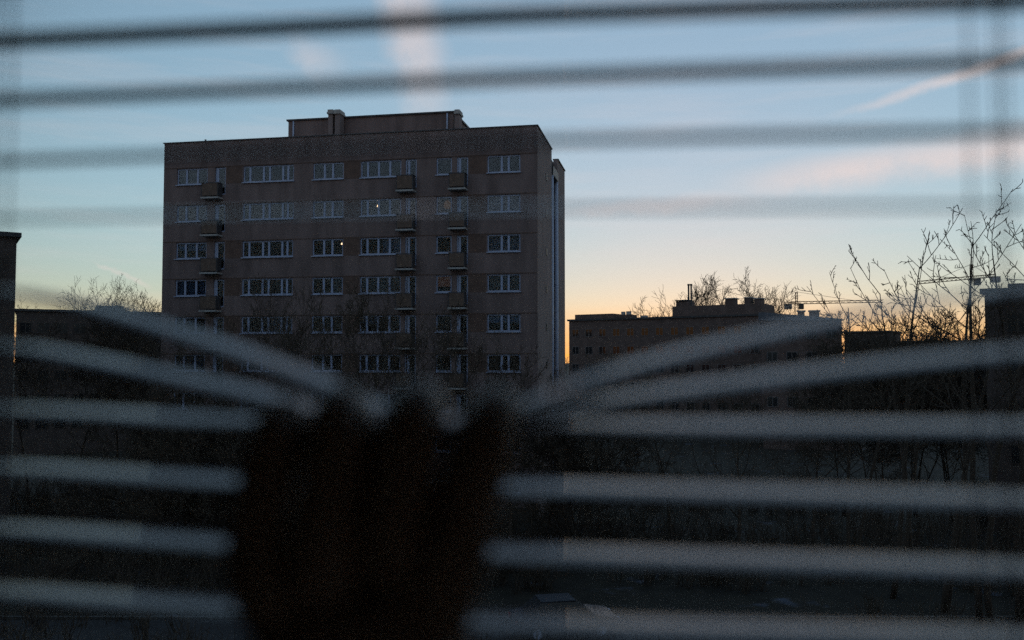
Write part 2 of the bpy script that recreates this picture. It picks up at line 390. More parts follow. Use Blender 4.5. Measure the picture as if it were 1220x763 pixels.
MB().box((-0.1, -0.06, 0), (BW + 0.06, -0.004, 0.9)).build('plinth', mat('dark plinth', (.08, .075, .07), .9, .3, 2), B)
for q in (0.33, 0.72):
    e = MB(); xq = BW * q; e.box((xq, -1.4, 2.55), (xq + 2.4, -0.01, 2.7)); e.build('entrance_canopy', M_CONC, B)
    MB().box((xq + 0.4, -0.05, 0.1), (xq + 1.9, -0.01, 2.3)).build('entrance_door', M_DARKMETAL, B)

# ------------------------------------------------------------------ other blocks
M_OLDW = mat('old window paint', (0.12, 0.11, 0.11), 0.6, 0.2, 3)
M_DKW = mat('brown window paint', (0.05, 0.04, 0.035), 0.6, 0.2, 3)
def block(name, c0, c1, depth, top, wallm, label, ncol, nrow, st=2.8, zf=None, win_w=1.3, win_h=1.3, frm=None):
    """block whose visible front runs from c0 to c1 (ground points, left to right)"""
    d = (c1 - c0); ln = d.length; ang = math.atan2(d.y, d.x)
    b = thing(name, (c0.x, c0.y, 0), ang, label, 'building')
    MB().box((0, 0, 0), (ln, depth, top)).build('wall', wallm, b)
    cp = MB(); cp.box((-0.25, -0.25, top + .003), (ln + 0.25, depth + 0.25, top + 0.28)); cp.build('roof', M_ROOF, b)
    fm = MB(); e = 0.09
    fm.box((0, 0, 0), (win_w, .05, e)); fm.box((0, 0, win_h - e), (win_w, .05, win_h)); fm.box((0, .002, e), (e, .048, win_h - e)); fm.box((win_w - e, .002, e), (win_w, .048, win_h - e)); fm.box((win_w / 2 - e / 2, .002, e), (win_w / 2 + e / 2, .048, win_h - e))
    fme = fm.mesh('window', frm or M_OLDW); pme = MB().box((e, .02, e), (win_w - e, .03, win_h - e)).mesh('pane', MATS['dark pane'])
    for r in range(nrow):
        z = top - 1.9 - st * r - win_h + 0.6
        if z < 0.5: break
        for c in range(ncol):
            x = ln * (c + 0.5) / ncol - win_w / 2
            o = link('window', fme, b, (x, -0.055, z)); link('pane', pme, o)
    return b
mp_ = mat('dark pane', (0.015, 0.017, 0.02), 0.06, 0.1, 1, 0, 0.5)

# long low block to the right of the tower
c0 = at(678, 400, 145); c1 = at(909, 400, 127); c0.z = c1.z = 0
lt = EYE + ray(680, 383)[1] * 145
LB = block('long_apartment_building', c0, c1, 11, lt, M_BRICK, 'long low block of flats with stepped roof houses and chimneys beyond the tower', 13, 6)
ld = (c1 - c0).normalized(); ln_ = Vector((-ld.y, ld.x, 0))
def lx(px, v=0):
    k = ray(px, 370)[0]; Q = c0 + ln_ * v; return (k * Q.y - Q.x) / (ld.x - k * ld.y)
def lz(px, py, v=0):
    Q = c0 + ld * lx(px, v) + ln_ * v; return EYE + ray(px, py)[1] * Q.y
def lbox(name, pa, pb, py, v, dep, m=M_BRICK, z0=None):
    z1 = lz((pa + pb) / 2, py, v)
    MB().box((lx(pa, v), v, lt + 0.1 if z0 is None else z0), (lx(pb, v), v + dep, z1)).build(name, m, LB); return z1
lbox('roof_house', 685, 730, 374.5, 1.5, 5); lbox('roof_house', 801, 907, 363.5, 2.0, 6)
lbox('roof_house', 738, 752, 375, 2.2, 2); lbox('chimney', 740, 743.5, 371.5, 2.4, 0.5, M_CONC); lbox('chimney', 746, 750.5, 371, 2.4, 0.5, M_CONC)
lbox('chimney', 763, 770, 376, 2.4, 0.5, M_CONC)
lbox('roof_house', 808, 820.5, 359.5, 2.6, 2.5); lbox('roof_vent', 804.5, 818, 357.5, 2.4, 3, M_ROOF, z0=lz(811, 358.8, 2.4))
lbox('chimney', 805.5, 807.2, 358.8, 2.6, 0.3)
for pa, pb, py in ((864, 875, 355.5), (887, 894.5, 354.5), (898.5, 907, 355.5)):
    z1 = lbox('chimney', pa, pb, py + 0.8, 2.3, 1.4)
    a, b = lx(pa - .8, 2.2), lx(pb + .8, 2.2); MB().box((a, 2.15, z1 + .003), (b, 3.85, z1 + 0.14)).build('chimney_cap', M_CONC, LB)
for q in (820.6, 823.7):
    x = lx(q, 3); z1 = lz(q, 340.5, 3); MB().tube([(x, 3, lt), (x, 3, z1), (x, 3, z1 + .02), (x, 3, z1 + .25)], [.14, .14, .2, .2], 8).build('flue_pipe', M_DARKMETAL, LB)
# hipped building on its right
d0 = at(908, 400, 112); d1 = at(1003, 400, 109.5); d0.z = d1.z = 0
ht_ = EYE + ray(1000, 381)[1] * 109.5
dd = (d1 - d0); HB = thing('hipped_roof_building', d0, math.atan2(dd.y, dd.x), 'building with a low sloping roof and two squat chimneys beside the long block', 'building')
MB().box((0, 0, 0), (dd.length, 10, ht_)).build('wall', M_BRICK, HB)
rt = EYE + ray(908, 374)[1] * 115 - ht_
rf = MB(); rf.prism([(-0.4, ht_ + .003), (dd.length + 0.4, ht_ + .003), (dd.length * 0.9, ht_ + 0.2), (0.2, ht_ + rt), (-0.4, ht_ + rt)], -0.3, 10.3); rf.build('roof', mat('sheet metal roof', (0.10, 0.11, 0.13), 0.5, 0.2, 2), HB)
for pa, pb in ((953, 961), (967, 979)):
    k0 = ray(pa, 370)[0]; x0 = (pa - 908) / 95 * dd.length; x1 = (pb - 908) / 95 * dd.length
    z1 = EYE + ray(pa, 368.5)[1] * 108
    MB().box((x0, 3, ht_), (x1, 4.2, z1)).build('chimney', M_BRICK, HB); MB().box((x0 - .12, 2.85, z1 + .003), (x1 + .12, 4.35, z1 + .16)).build('chimney_cap', M_CONC, HB)
fme = MB(); [fme.box((0, 0, z), (1.3, .05, z + .09)) for z in (0, 1.2)]; [fme.box((x, .002, .09), (x + .09, .048, 1.2)) for x in (0, .6, 1.21)]
fme = fme.mesh('window', M_OLDW); pme = MB().box((.09, .02, .09), (1.21, .03, 1.2)).mesh('pane', mp_)
for r in range(5):
    for c in range(4): link('pane', pme, link('window', fme, HB, (dd.length * (c + .5) / 4 - .65, -.055, ht_ - 2.4 - 2.8 * r)))
# dark block at the left edge, low roofs beyond, dark block at the right edge
q1 = at(17, 400, 56); q0 = Vector((q1.x - 14.2, 56 - 9.2, 0)); q1.z = 0
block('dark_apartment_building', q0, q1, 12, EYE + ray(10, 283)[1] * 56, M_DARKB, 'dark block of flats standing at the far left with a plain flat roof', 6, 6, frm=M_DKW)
q0 = at(19, 400, 104); q1 = at(205, 400, 112); q0.z = q1.z = 0
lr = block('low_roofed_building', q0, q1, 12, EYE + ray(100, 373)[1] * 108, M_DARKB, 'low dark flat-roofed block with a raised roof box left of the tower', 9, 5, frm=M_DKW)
k_ = (q1 - q0).length; MB().box((k_ * .50, 2, EYE + ray(100, 373)[1] * 108 + .3), (k_ * .68, 6, EYE + ray(130, 363)[1] * 108)).build('roof_house', M_DARKB, lr)
q0 = at(1174, 400, 58); q1 = Vector((q0.x + 12.6, 58 - 8.2, 0)); q0.z = 0
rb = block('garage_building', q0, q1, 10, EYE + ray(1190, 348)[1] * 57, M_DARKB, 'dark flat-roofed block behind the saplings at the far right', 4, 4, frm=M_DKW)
MB().box((1.2, 2, EYE + ray(1190, 348)[1] * 57), (4.6, 5, EYE + ray(1205, 335)[1] * 57)).build('roof_house', M_DARKB, rb)

q0 = at(1006, 400, 150); q1 = at(1060, 400, 146); q0.z = q1.z = 0
block('low_house', q0, q1, 9, EYE + ray(1030, 397)[1] * 150, M_DARKB, 'low dark house beyond the shrubs beside the sloping roof', 3, 4, frm=M_DKW)
q0 = at(1066, 400, 132); q1 = at(1178, 400, 124); q0.z = q1.z = 0
block('row_house', q0, q1, 9, EYE + ray(1120, 408)[1] * 128, M_DARKB, 'long low dark house behind the thin trunks below the rising jib', 6, 4, frm=M_DKW)
# ------------------------------------------------------------------ cranes
def lattice(m, p, q, s, n, r):
    p, q = Vector(p), Vector(q); d = (q - p).normalized()
    a = d.cross(Vector((0, 0, 1))) if abs(d.z) < .9 else Vector((1, 0, 0)); a.normalize(); b = d.cross(a)
    cs = [(a * i + b * j) * s for i, j in ((1, 1), (1, -1), (-1, -1), (-1, 1))]
    for c in cs: m.tube([p + c, q + c], [r, r], 4)
    for i in range(n):
        for k in range(4):
            A = p.lerp(q, i / n) + cs[k]; Bq = p.lerp(q, (i + 1) / n) + cs[(k + 1) % 4]; m.tube([A, Bq], [r * .6] * 2, 3)
def crane(base_px, D, mast_top, apex, jl, jr, label):
    b = at(base_px, 430, D); b.z = 0
    c = thing('tower_crane', b, 0, label, 'crane', 'tower cranes on the horizon')
    zj = at(base_px, mast_top, D).z; za = at(base_px, apex, D).z
    m = MB(); lattice(m, (0, 0, 0), (0, 0, zj), .6, 26, .08); m.build('mast', M_CRANE, c)
    m = MB(); lattice(m, (0, 0, zj), (0, 0, za), .35, 4, .08); m.build('apex_tower', M_CRANE, c)
    L_ = at(jl[0], jl[1], D); R_ = at(jr[0], jr[1], D)
    for (E_, nm, nn) in ((L_, 'jib' if abs(jl[0] - base_px) > abs(jr[0] - base_px) else 'counter_jib', 12), (R_, 'jib' if abs(jr[0] - base_px) > abs(jl[0] - base_px) else 'counter_jib', 14)):
        e = E_ - b; m = MB(); lattice(m, (0, 0, zj), e, .42, nn, .11); m.build(nm, M_CRANE, c)
        m = MB(); m.tube([(0, 0, za), tuple(Vector((0, 0, zj)).lerp(e, .75))], [.06, .06], 4); m.build('tie_rope', M_DARKMETAL, c)
    cw = (L_ if abs(jl[0] - base_px) < abs(jr[0] - base_px) else R_) - b
    MB().box((cw.x - 1.2, cw.y - .8, cw.z - 2.2), (cw.x + 1.2, cw.y + .8, cw.z - .3)).build('counterweight', M_CONC, c)
    MB().box((.9, -1.0, zj - 2.4), (2.4, .8, zj - .3)).build('cab', M_DARKMETAL, c)
crane(950, 330, 361, 348, (939, 361.5), (1052, 359), 'tower crane with a level jib above the sloping roof')
crane(1160, 280, 331, 315, (1094, 337), (1186, 328.5), 'tower crane with a rising jib showing between the saplings')

# ------------------------------------------------------------------ bare trees
def bare_tree(name, base, height, label, group, seed, spread=0.32, nl=(9, 7, 6, 5), trunk_r=0.16, trunk_frac=0.35, gnarl=0.12, up=0.35, stems=1, fine=0.009, short=1.0, taper=.8):
    rn = random.Random(seed); tr = MB(); cr = MB()
    def path(p, d, ln, n, g, upw):
        pts = [p.copy()]; d = d.normalized()
        for i in range(n):
            d = (d + Vector((rn.gauss(0, g), rn.gauss(0, g), rn.gauss(0, g) + upw))).normalized()
            p = p + d * (ln / n); pts.append(p.copy())
        return pts
    def grow(pts, r0, r1, level, ln):
        if level >= len(nl): return
        n = nl[level]; k = len(pts) - 1
        for c in range(n):
            tt = (0.25 if level else trunk_frac) + (1 - (0.25 if level else trunk_frac)) * (c + rn.random()) / n
            i = min(int(tt * k), k - 1); q = pts[i].lerp(pts[i + 1], tt * k - i); d = (pts[i + 1] - pts[i]).normalized()
            a = rn.random() * 6.283 if level == 0 else rn.random() * 6.283
            s = d.cross(Vector((math.cos(a), math.sin(a), 0.3))).normalized()
            ang = R(rn.uniform(28, 60)); nd = d * math.cos(ang) + s * math.sin(ang)
            l2 = ln * rn.uniform(.35, .62) * (1.15 - .55 * tt) * (spread / .32 if level == 0 else short)
            rr = max((r0 + (r1 - r0) * tt) * rn.uniform(.4, .62), fine)
            re = max(rr * .3, fine * .6)
            ns = (6, 5, 4, 3)[level]
            pp = path(q, nd, l2, ns, gnarl, up * .18)
            (tr if level == 0 else cr).tube(pp, [rr + (re - rr) * j / ns for j in range(ns + 1)], 5 if level == 0 else 3, False)
            grow(pp, rr, re, level + 1, l2)
    for sidx in range(stems):
        lean = Vector((rn.gauss(0, .05 + .1 * (stems > 1)), rn.gauss(0, .05), 1))
        h_ = height * (1 if sidx == 0 else rn.uniform(.7, .95))
        pts = path(Vector((rn.gauss(0, .2) * (stems > 1), rn.gauss(0, .2) * (stems > 1), -0.05)), lean, h_, 12, .05, .03)
        rads = [max(trunk_r * (1 - i / 12.0) ** taper, fine) for i in range(13)]
        tr.tube(pts, rads, 7); grow(pts, trunk_r, fine, 0, h_)
    k = height / max(v[2] for m_ in (tr, cr) for v in m_.v)
    for m_ in (tr, cr): m_.v = [(x * k, y * k, z * k) for x, y, z in m_.v]
    o = thing(name, (base.x, base.y, 0), 0, label, 'tree', group)
    tr.build('trunk', M_BARK, o, smooth=True); cr.build('crown', M_TWIG, o)
    return o
def tree_px(px, top, D, label, group, seed, name='bare_tree', **kw):
    b = at(px, 430, D); h = at(px, top, D).z
    return bare_tree(name, b, h, label, group, seed, **kw)
G1 = 'bare trees before the tower'
T1 = [(238, 372, 52, 'slender bare tree under the tower\'s leftmost windows'), (318, 322, 54, 'tall bare tree before the widest windows of the tower'), (372, 345, 50, 'bare tree before the tower between wide and narrow window columns'),
      (432, 338, 53, 'bare tree covering the lower middle windows of the tower'), (488, 316, 51, 'tall dense bare tree before the tower\'s middle balconies'), (548, 362, 49, 'bare tree below the tower\'s balcony column nearest its corner'),
      (606, 405, 47, 'short bare tree at the foot of the tower\'s gable corner'), (652, 425, 53, 'low bare tree below the tower\'s downpipes')]
for i, (px, top, D, lab) in enumerate(T1):
    tree_px(px, top, D, lab, G1, 20 + i, nl=(12, 8, 6, 4), spread=.36, trunk_r=.18, up=.8, fine=.014)
G2 = 'bare trees between the tower and the low blocks'
for i, (px, top, D, lab) in enumerate([(715, 418, 60, 'bare tree before the end of the long low block'), (800, 412, 52, 'broad bare tree before the middle of the long low block'), (880, 416, 47, 'bare tree before the chimneys of the long low block'), (965, 405, 50, 'bare tree before the sloping roof with squat chimneys')]):
    tree_px(px, top, D, lab, G2, 60 + i, nl=(13, 8, 6, 5), spread=.40, trunk_r=.17, up=.4, fine=.012)
G7 = 'leafless shrubs at the foot of the tower'
for i, (px, top, D, lab) in enumerate([(182, 436, 50, 'dense leafless shrub at the tower\'s far left corner'), (232, 442, 48, 'dense leafless shrub below the tower\'s leftmost balconies'), (286, 440, 50, 'dense leafless shrub below the tower\'s widest windows'), (690, 448, 50, 'dense leafless shrub beside the tower\'s gable')]):
    tree_px(px, top, D, lab, G7, 200 + i, name='shrub', nl=(16, 9, 7, 4), spread=.40, trunk_r=.09, trunk_frac=.1, stems=4, up=.3, fine=.02)
G3 = 'sparse young trees at the right'
T3 = [(1008, 318, 46, 'thin leafless sapling beside the level crane jib', .09), (1058, 262, 42, 'slim leafless tree with forked tip between the two crane jibs', .11), (1090, 300, 45, 'short leafless tree beside the tip of the rising crane jib', .09), (1124, 262, 40, 'leafless tree with a narrow top before the rising crane jib', .12),
      (1163, 222, 38, 'tallest leafless tree, before the mast of the rising crane', .13), (1206, 236, 38, 'leafless tree before the dark flat-roofed block at the edge', .12)]
for i, (px, top, D, lab, tr_) in enumerate(T3):
    tree_px(px, top, D, lab, G3, 90 + i, nl=(9, 5, 3), spread=.21, trunk_r=tr_ * 1.35, trunk_frac=.45, up=.30, gnarl=.07, fine=.022, stems=2, short=.62, taper=.55)
G4 = 'bare trees behind the long low block'
for i, (px, top, D, lab) in enumerate([(787, 352, 165, 'small bare tree behind the roof left of the twin flues'), (838, 330, 165, 'bare tree behind the roof right of the twin flues'), (862, 328, 160, 'bare tree behind the leftmost of three roof chimneys'), (893, 318, 158, 'tall bare tree rising behind the paired roof chimneys'), (913, 336, 162, 'bare tree past the end of the long roof')]):
    tree_px(px, top, D, lab, G4, 120 + i, nl=(14, 9, 6), spread=.34, trunk_r=.26, trunk_frac=.4, up=.4, fine=.045)
G5 = 'bare trees behind the low roof at the left'
for i, (px, top, D, lab) in enumerate([(52, 350, 130, 'bare tree showing between the dark block and low roof'), (96, 338, 130, 'bare tree at the left end above the low roof'), (118, 322, 128, 'tallest bare tree rising over the low roof\'s raised box'), (140, 330, 132, 'bare tree above the low roof beside the raised box'), (162, 342, 128, 'bare tree above the low roof near the tower'), (182, 346, 130, 'bare tree close against the tower\'s left edge')]):
    tree_px(px, top, D, lab, G5, 140 + i, nl=(13, 8, 5), spread=.34, trunk_r=.22, trunk_frac=.4, up=.4, fine=.03)
G8 = 'bare trees before the low roof at the left'
for i, (px, top, D, lab) in enumerate([(38, 372, 72, 'bushy bare tree before the low roof beside the dark block'), (92, 364, 70, 'bushy bare tree before the middle of the low roof'), (142, 356, 74, 'bushy bare tree before the raised box of the low roof'), (184, 368, 70, 'bushy bare tree before the low roof beside the tower')]):
    tree_px(px, top, D, lab, G8, 230 + i, nl=(14, 9, 7, 4), spread=.40, trunk_r=.17, up=.5, fine=.022)
G6 = 'leafless shrubs below the saplings'
for i, (px, top, D, lab) in enumerate([(1005, 380, 64, 'dense leafless shrub below the level crane jib'), (1042, 366, 62, 'dense leafless shrub among the thin trunks below the crane jibs'), (1085, 360, 64, 'dense leafless shrub below the tip of the rising jib'), (1128, 364, 62, 'dense leafless shrub beside the dark block at the edge')]):
    tree_px(px, top, D, lab, G6, 170 + i, name='shrub', nl=(14, 9, 7, 4), spread=.42, trunk_r=.10, trunk_frac=.3, stems=3, up=.3, fine=.024)

# ------------------------------------------------------------------ leafless undergrowth over the courtyard
ug = MB(); rn = random.Random(77)
for i in range(2600):
    Y = rn.uniform(27, 78); X = rn.uniform(-.62, .66) * Y
    if 32 < Y < 39.5 and rn.random() < .8: continue
    loc = (Vector((X, Y, 0)) - Lc); lxx, lyy = loc.dot(ex), loc.dot(ey)
    if -1 < lxx < BW + 1 and lyy > -1.5 and lyy < BD + 1: continue
    if noise.noise(Vector((X * .09, Y * .09, 3))) < -.18: continue
    hh = rn.uniform(.7, 2.6)
    for k in range(rn.randint(7, 11)):
        a = rn.random() * 6.283; l_ = hh * rn.uniform(.6, 1); sp = rn.uniform(.15, .55)
        d = Vector((math.cos(a) * sp, math.sin(a) * sp, 1)) * l_; b0 = Vector((X + rn.gauss(0, .15), Y + rn.gauss(0, .15), -.02)); mid = b0 + d * .5 + Vector((rn.gauss(0, .08), rn.gauss(0, .08), 0))
        ug.tube([b0, mid, b0 + d], [.022, .016, .007], 3, False)
        for q in range(3):
            st = b0.lerp(b0 + d, rn.uniform(.35, .9)); ug.tube([st, st + Vector((rn.gauss(0, .3), rn.gauss(0, .3), rn.uniform(.1, .5))) * l_ * .6], [.011, .006], 3, False)
ugo = ug.build('undergrowth', M_TWIG); ugo['kind'] = 'stuff'; ugo['label'] = 'leafless brushwood covering the dark courtyard below the tower'; ugo['category'] = 'undergrowth'

# ------------------------------------------------------------------ parked car in the courtyard
def car(loc, rz, label):
    c = thing('parked_car', loc, rz, label, 'car')
    pm = mat('car paint', (0.03, 0.034, 0.045), 0.45, 0.1, 2, 0, 0.3, 0.0, 0.15)
    prof = [(-2.1, .35), (2.1, .35), (2.15, .62), (2.0, .78), (1.05, .92), (-1.5, .95), (-2.05, .85), (-2.15, .6)]
    o = MB().prism(prof, -.86, .86).build('body', pm, c)
    cab = MB(); cab.v = [(1.05, -.78, .92), (-1.6, -.78, .95), (-1.6, .78, .95), (1.05, .78, .92), (.35, -.6, 1.42), (-1.1, -.6, 1.44), (-1.1, .6, 1.44), (.35, .6, 1.42)]
    cab.f = [(0, 1, 5, 4), (1, 2, 6, 5), (2, 3, 7, 6), (3, 0, 4, 7), (4, 5, 6, 7), (3, 2, 1, 0)]
    cab.build('cabin', mat('car glass', (0.02, 0.022, 0.025), 0.3, 0.05, 1, 0, 0.6), c)
    MB().box((-1.08, -.58, 1.442), (.33, .58, 1.475)).build('roof', pm, c)
    tm = MB(); tm.tube([(0, -.1, 0), (0, .1, 0)], [.31, .31], 16); tme = tm.mesh('wheel', mat('tyre rubber', (.02, .02, .02), .8, .1, 3))
    rm = MB(); rm.tube([(0, -.105, 0), (0, .105, 0)], [.19, .19], 12); rme = rm.mesh('rim', M_SILL)
    for x in (-1.3, 1.3):
        for y in (-.79, .79): link('rim', rme, link('wheel', tme, c, (x, y, .31)))
    hm = MB().box((2.06, -.14, .6), (2.12, .14, .72)).mesh('headlight', M_SILL)
    for y in (-.6, .6): link('headlight', hm, c, (0, y, 0))
    tl = MB().box((-2.14, -.12, .66), (-2.08, .12, .8)).mesh('tail_light', mat('red lens', (.25, .01, .01), .2, .1, 1))
    for y in (-.62, .62): link('tail_light', tl, c, (0, y, 0))
    return c
cp_ = at(672, 712, 42); cp_.z = 0.006; cp_.y = 36.5; cp_.x = ray(672, 712)[0] * 36.5
car(cp_, R(12), 'dark parked car on the road below the tower\'s corner')

# ------------------------------------------------------------------ the room, its window wall and window
A = math.atan(0.122)                       # the window wall runs askew to the view
CA, SA = math.cos(A), math.sin(A)
BN = 0.297 * CA                            # blind plane in front of the eye
def room_frame(o): o.location = (0, 0, EYE); o.rotation_euler = (0, 0, -A); return o
def pb(px, py, n=0.0):
    """place on the blind plane (b along it, z up) for a spot of the photograph"""
    u, v = ray(px, py); Y = (BN + n) / (CA + u * SA)
    return u * Y * CA - Y * SA, v * Y
def to_room(P):
    P = Vector(P) - Vector((0, 0, EYE)); return Vector((P.x * CA - P.y * SA, P.x * SA + P.y * CA, P.z))
WN0, WN1 = 0.38, 0.66
ob0, ob1, oz0, oz1 = -0.95, 1.05, -0.70, 0.90
M_WALLI = mat('room plaster', (0.66, 0.63, 0.57), 0.9, 0.06, 3, 0.05)
wl = MB(); wl.box((-120, WN0, -EYE), (ob0, WN1, 20)); wl.box((ob1, WN0, -EYE), (60, WN1, 20)); wl.box((ob0, WN0, -EYE), (ob1, WN1, oz0)); wl.box((ob0, WN0, oz1), (ob1, WN1, 20))  # outer wall, enlarged far past the room to block sky light and reflections
struct(room_frame(wl.build('outer_wall', M_WALLI)))
for nm, a, b in (('side_wall', (-2.0, -3.2, -1.6), (-1.8, WN0 - .002, 1.2)), ('ceiling', (-2.1, -3.2, 1.2), (2.1, WN0 - .002, 1.4))):
    struct(room_frame(MB().box(a, b).build(nm, M_WALLI)))
bw = MB(); bw.box((-1.8, -3.2, -1.6), (1.9, -3.0, 1.2))
struct(room_frame(bw.build('back_wall', M_WALLI)))
sw = MB()       # side wall; opening added to let sky light in on the hand
for a, b in (((1.9, -3.2, -1.6), (2.1, -2.0, 1.2)), ((1.9, -.9, -1.6), (2.1, WN0 - .002, 1.2)), ((1.9, -2.0, .5), (2.1, -.9, 1.2))): sw.box(a, b)
struct(room_frame(sw.build('side_wall', M_WALLI)))
struct(room_frame(MB().box((-2.1, -3.2, -1.8), (2.1, WN0 - .002, -1.6)).build('floor', mat('wood floor', (.22, .15, .10), .6, .2, 5))))
wn = thing('room_window', (0, 0, EYE), -A, 'clear glass window of the room behind the slatted blind', 'window')
fr_ = MB(); gN = 0.46
for a, b in (((ob0, gN, oz0), (ob1, gN + .07, oz0 + .07)), ((ob0, gN, oz1 - .07), (ob1, gN + .07, oz1)), ((ob0, gN + .002, oz0 + .07), (ob0 + .07, gN + .068, oz1 - .07)), ((ob1 - .07, gN + .002, oz0 + .07), (ob1, gN + .068, oz1 - .07))): fr_.box(a, b)
fr_.build('frame', M_WHITE, wn); MB().box((ob0 + .06, gN + .03, oz0 + .06), (ob1 - .06, gN + .034, oz1 - .06)).build('pane', glass('clean glass', (.97, .98, .98)), wn)
MB().box((ob0, WN1 - .12, oz0 - .05), (ob1, WN1 + .06, oz0 - .003)).build('sill', M_SILL, wn)

# ------------------------------------------------------------------ the blind
ms = bpy.data.materials.new('lacquered slat'); ms.use_nodes = True; MATS['slat'] = ms
p = ms.node_tree.nodes['Principled BSDF']
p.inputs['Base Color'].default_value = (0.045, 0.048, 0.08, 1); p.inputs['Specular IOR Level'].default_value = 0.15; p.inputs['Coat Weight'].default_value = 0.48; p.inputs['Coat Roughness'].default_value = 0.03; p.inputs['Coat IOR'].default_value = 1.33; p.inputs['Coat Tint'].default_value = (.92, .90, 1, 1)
t = ms.node_tree; n_ = t.nodes.new('ShaderNodeTexNoise'); n_.inputs['Scale'].default_value = 60; n_.inputs['Detail'].default_value = 4
co = t.nodes.new('ShaderNodeTexCoord'); t.links.new(co.outputs['Object'], n_.inputs['Vector'])
mr = t.nodes.new('ShaderNodeMapRange'); mr.inputs[3].default_value = 0.28; mr.inputs[4].default_value = 0.45; t.links.new(n_.outputs[0], mr.inputs[0]); t.links.new(mr.outputs[0], p.inputs['Roughness'])
BL = thing('venetian_blind', (0, 0, EYE), -A, 'open grey venetian blind with two slats pulled down in the middle', 'blind')
SB0, SB1 = -0.88, 0.98
SD = 0.0230; SAG = 0.0011
def slat(path, tilt=7.5):
    """path: sorted (b, z) of the slat's middle; crowned section, thin closed shell"""
    TILT = R(tilt)
    bs = sorted(set([SB0, SB1] + [round(SB0 + .06 * i, 3) for i in range(11)] + [round(-.26 + .01 * i, 3) for i in range(50)] + [round(.28 + .07 * i, 3) for i in range(10)]))
    m = MB(); K = 8
    def zz(b):
        if b <= path[0][0]: return path[0][1]
        if b >= path[-1][0]: return path[-1][1]
        for (b0, z0), (b1, z1) in zip(path, path[1:]):
            if b0 <= b <= b1: return z0 + (z1 - z0) * (b - b0) / (b1 - b0)
    def zs(b):                    # metal does not kink: average over a hand's breadth of a finger
        return sum(zz(b + d * .004) * wt for d, wt in ((-2, 1), (-1, 2), (0, 3), (1, 2), (2, 1))) / 9
    for b in bs:
        z = zs(b)
        for s_ in (0, 1):
            for i in range(K + 1):
                x = (i / K - .5) * SD; h = SAG * (1 - (2 * i / K - 1) ** 2) - SAG * .5 - s_ * 0.00025
                m.v.append((b, BN + x * math.cos(TILT) - h * math.sin(TILT), z + x * math.sin(TILT) + h * math.cos(TILT)))
    q = 2 * (K + 1); nv = len(m.v)
    m.v += [v for v in m.v]              # the rim has its own corners, so that it stays crisp
    for j in range(len(bs) - 1):
        o0 = j * q; o1 = o0 + q
        for i in range(K):
            m.f.append((o0 + i, o1 + i, o1 + i + 1, o0 + i + 1)); a = K + 1
            m.f.append((o0 + a + i, o0 + a + i + 1, o1 + a + i + 1, o1 + a + i))
        o0 += nv; o1 += nv
        m.f.append((o0, o0 + K + 1, o1 + K + 1, o1)); m.f.append((o0 + K, o1 + K, o1 + 2 * K + 1, o0 + 2 * K + 1))
    return m.build('slat', ms, BL, smooth=True)
def slat_px(pts, tilt=7.5, zl=None, zr=None):
    pth = [pb(*q) for q in pts]
    pth = [(pth[0][0] - .12, pth[0][1] if zl is None else zl)] + pth + [(pth[-1][0] + .12, pth[-1][1] if zr is None else zr)]
    return slat(pth, tilt)
tops = [[(0, 47), (300, 33), (610, 17), (900, 7), (1220, -1)], [(0, 118), (300, 105), (610, 91), (900, 81), (1220, 71)], [(0, 191), (300, 180), (610, 167), (900, 160), (1220, 154)], [(0, 260), (300, 254), (610, 248), (900, 246), (1220, 244)]]
for q in tops: slat_px(q)
slat_px([(20, 346), (100, 362), (200, 390), (300, 421), (390, 455), (440, 482), (520, 500), (600, 492), (640, 470), (700, 449), (800, 421), (900, 398), (1000, 377), (1100, 357), (1220, 338)], 6)
slat_px([(20, 412), (100, 426), (200, 445), (300, 465), (380, 488), (460, 504), (560, 506), (640, 492), (720, 476), (800, 463), (900, 450), (1000, 438), (1100, 427), (1220, 416)], 5)
slat_px([(30, 487), (330, 500), (420, 515), (560, 516), (670, 505), (1220, 506)], 3.5)
slat_px([(30, 556), (300, 571), (620, 577), (1200, 592)], 1)
slat_px([(30, 629), (280, 645), (600, 655), (1200, 674)], -1)
slat_px([(30, 704), (275, 720), (590, 738), (1200, 756)], -3)
PIT = 0.0214
zt = pb(610, 17)[1]; zb = pb(590, 738)[1]
z = zt + PIT
while z < oz1 - 0.09: slat([(SB0, z), (SB1, z)]); z += PIT
ztop = z
z = zb - PIT
while z > oz0 + 0.1: slat([(SB0, z), (SB1, z)], -3.5); z -= PIT
zbot = z
MB().box((SB0, BN - .014, ztop), (SB1, BN + .014, ztop + .03)).build('head_rail', M_WHITE, BL); MB().box((SB0, BN - .013, zbot - .012), (SB1, BN + .013, zbot)).build('bottom_rail', M_WHITE, BL)
MC = mat('cord', (.30, .30, .32), .8, .1, 50)
bR = pb(1202, 300, -.0135)[0]; bL = pb(8, 300, .0135)[0]; sp_ = bR - bL
for b in (bL - sp_, bL, bR, bR + sp_):
    for n in (-.0138, .0138):
        MB().tube([(b, BN + n, zbot), (b, BN + n, ztop)], [.00045, .00045], 6).build('ladder_cord', MC, BL)
    MB().tube([(b + .003, BN, zbot), (b + .003, BN, ztop)], [.0004, .0004], 5).build('lift_cord', MC, BL)

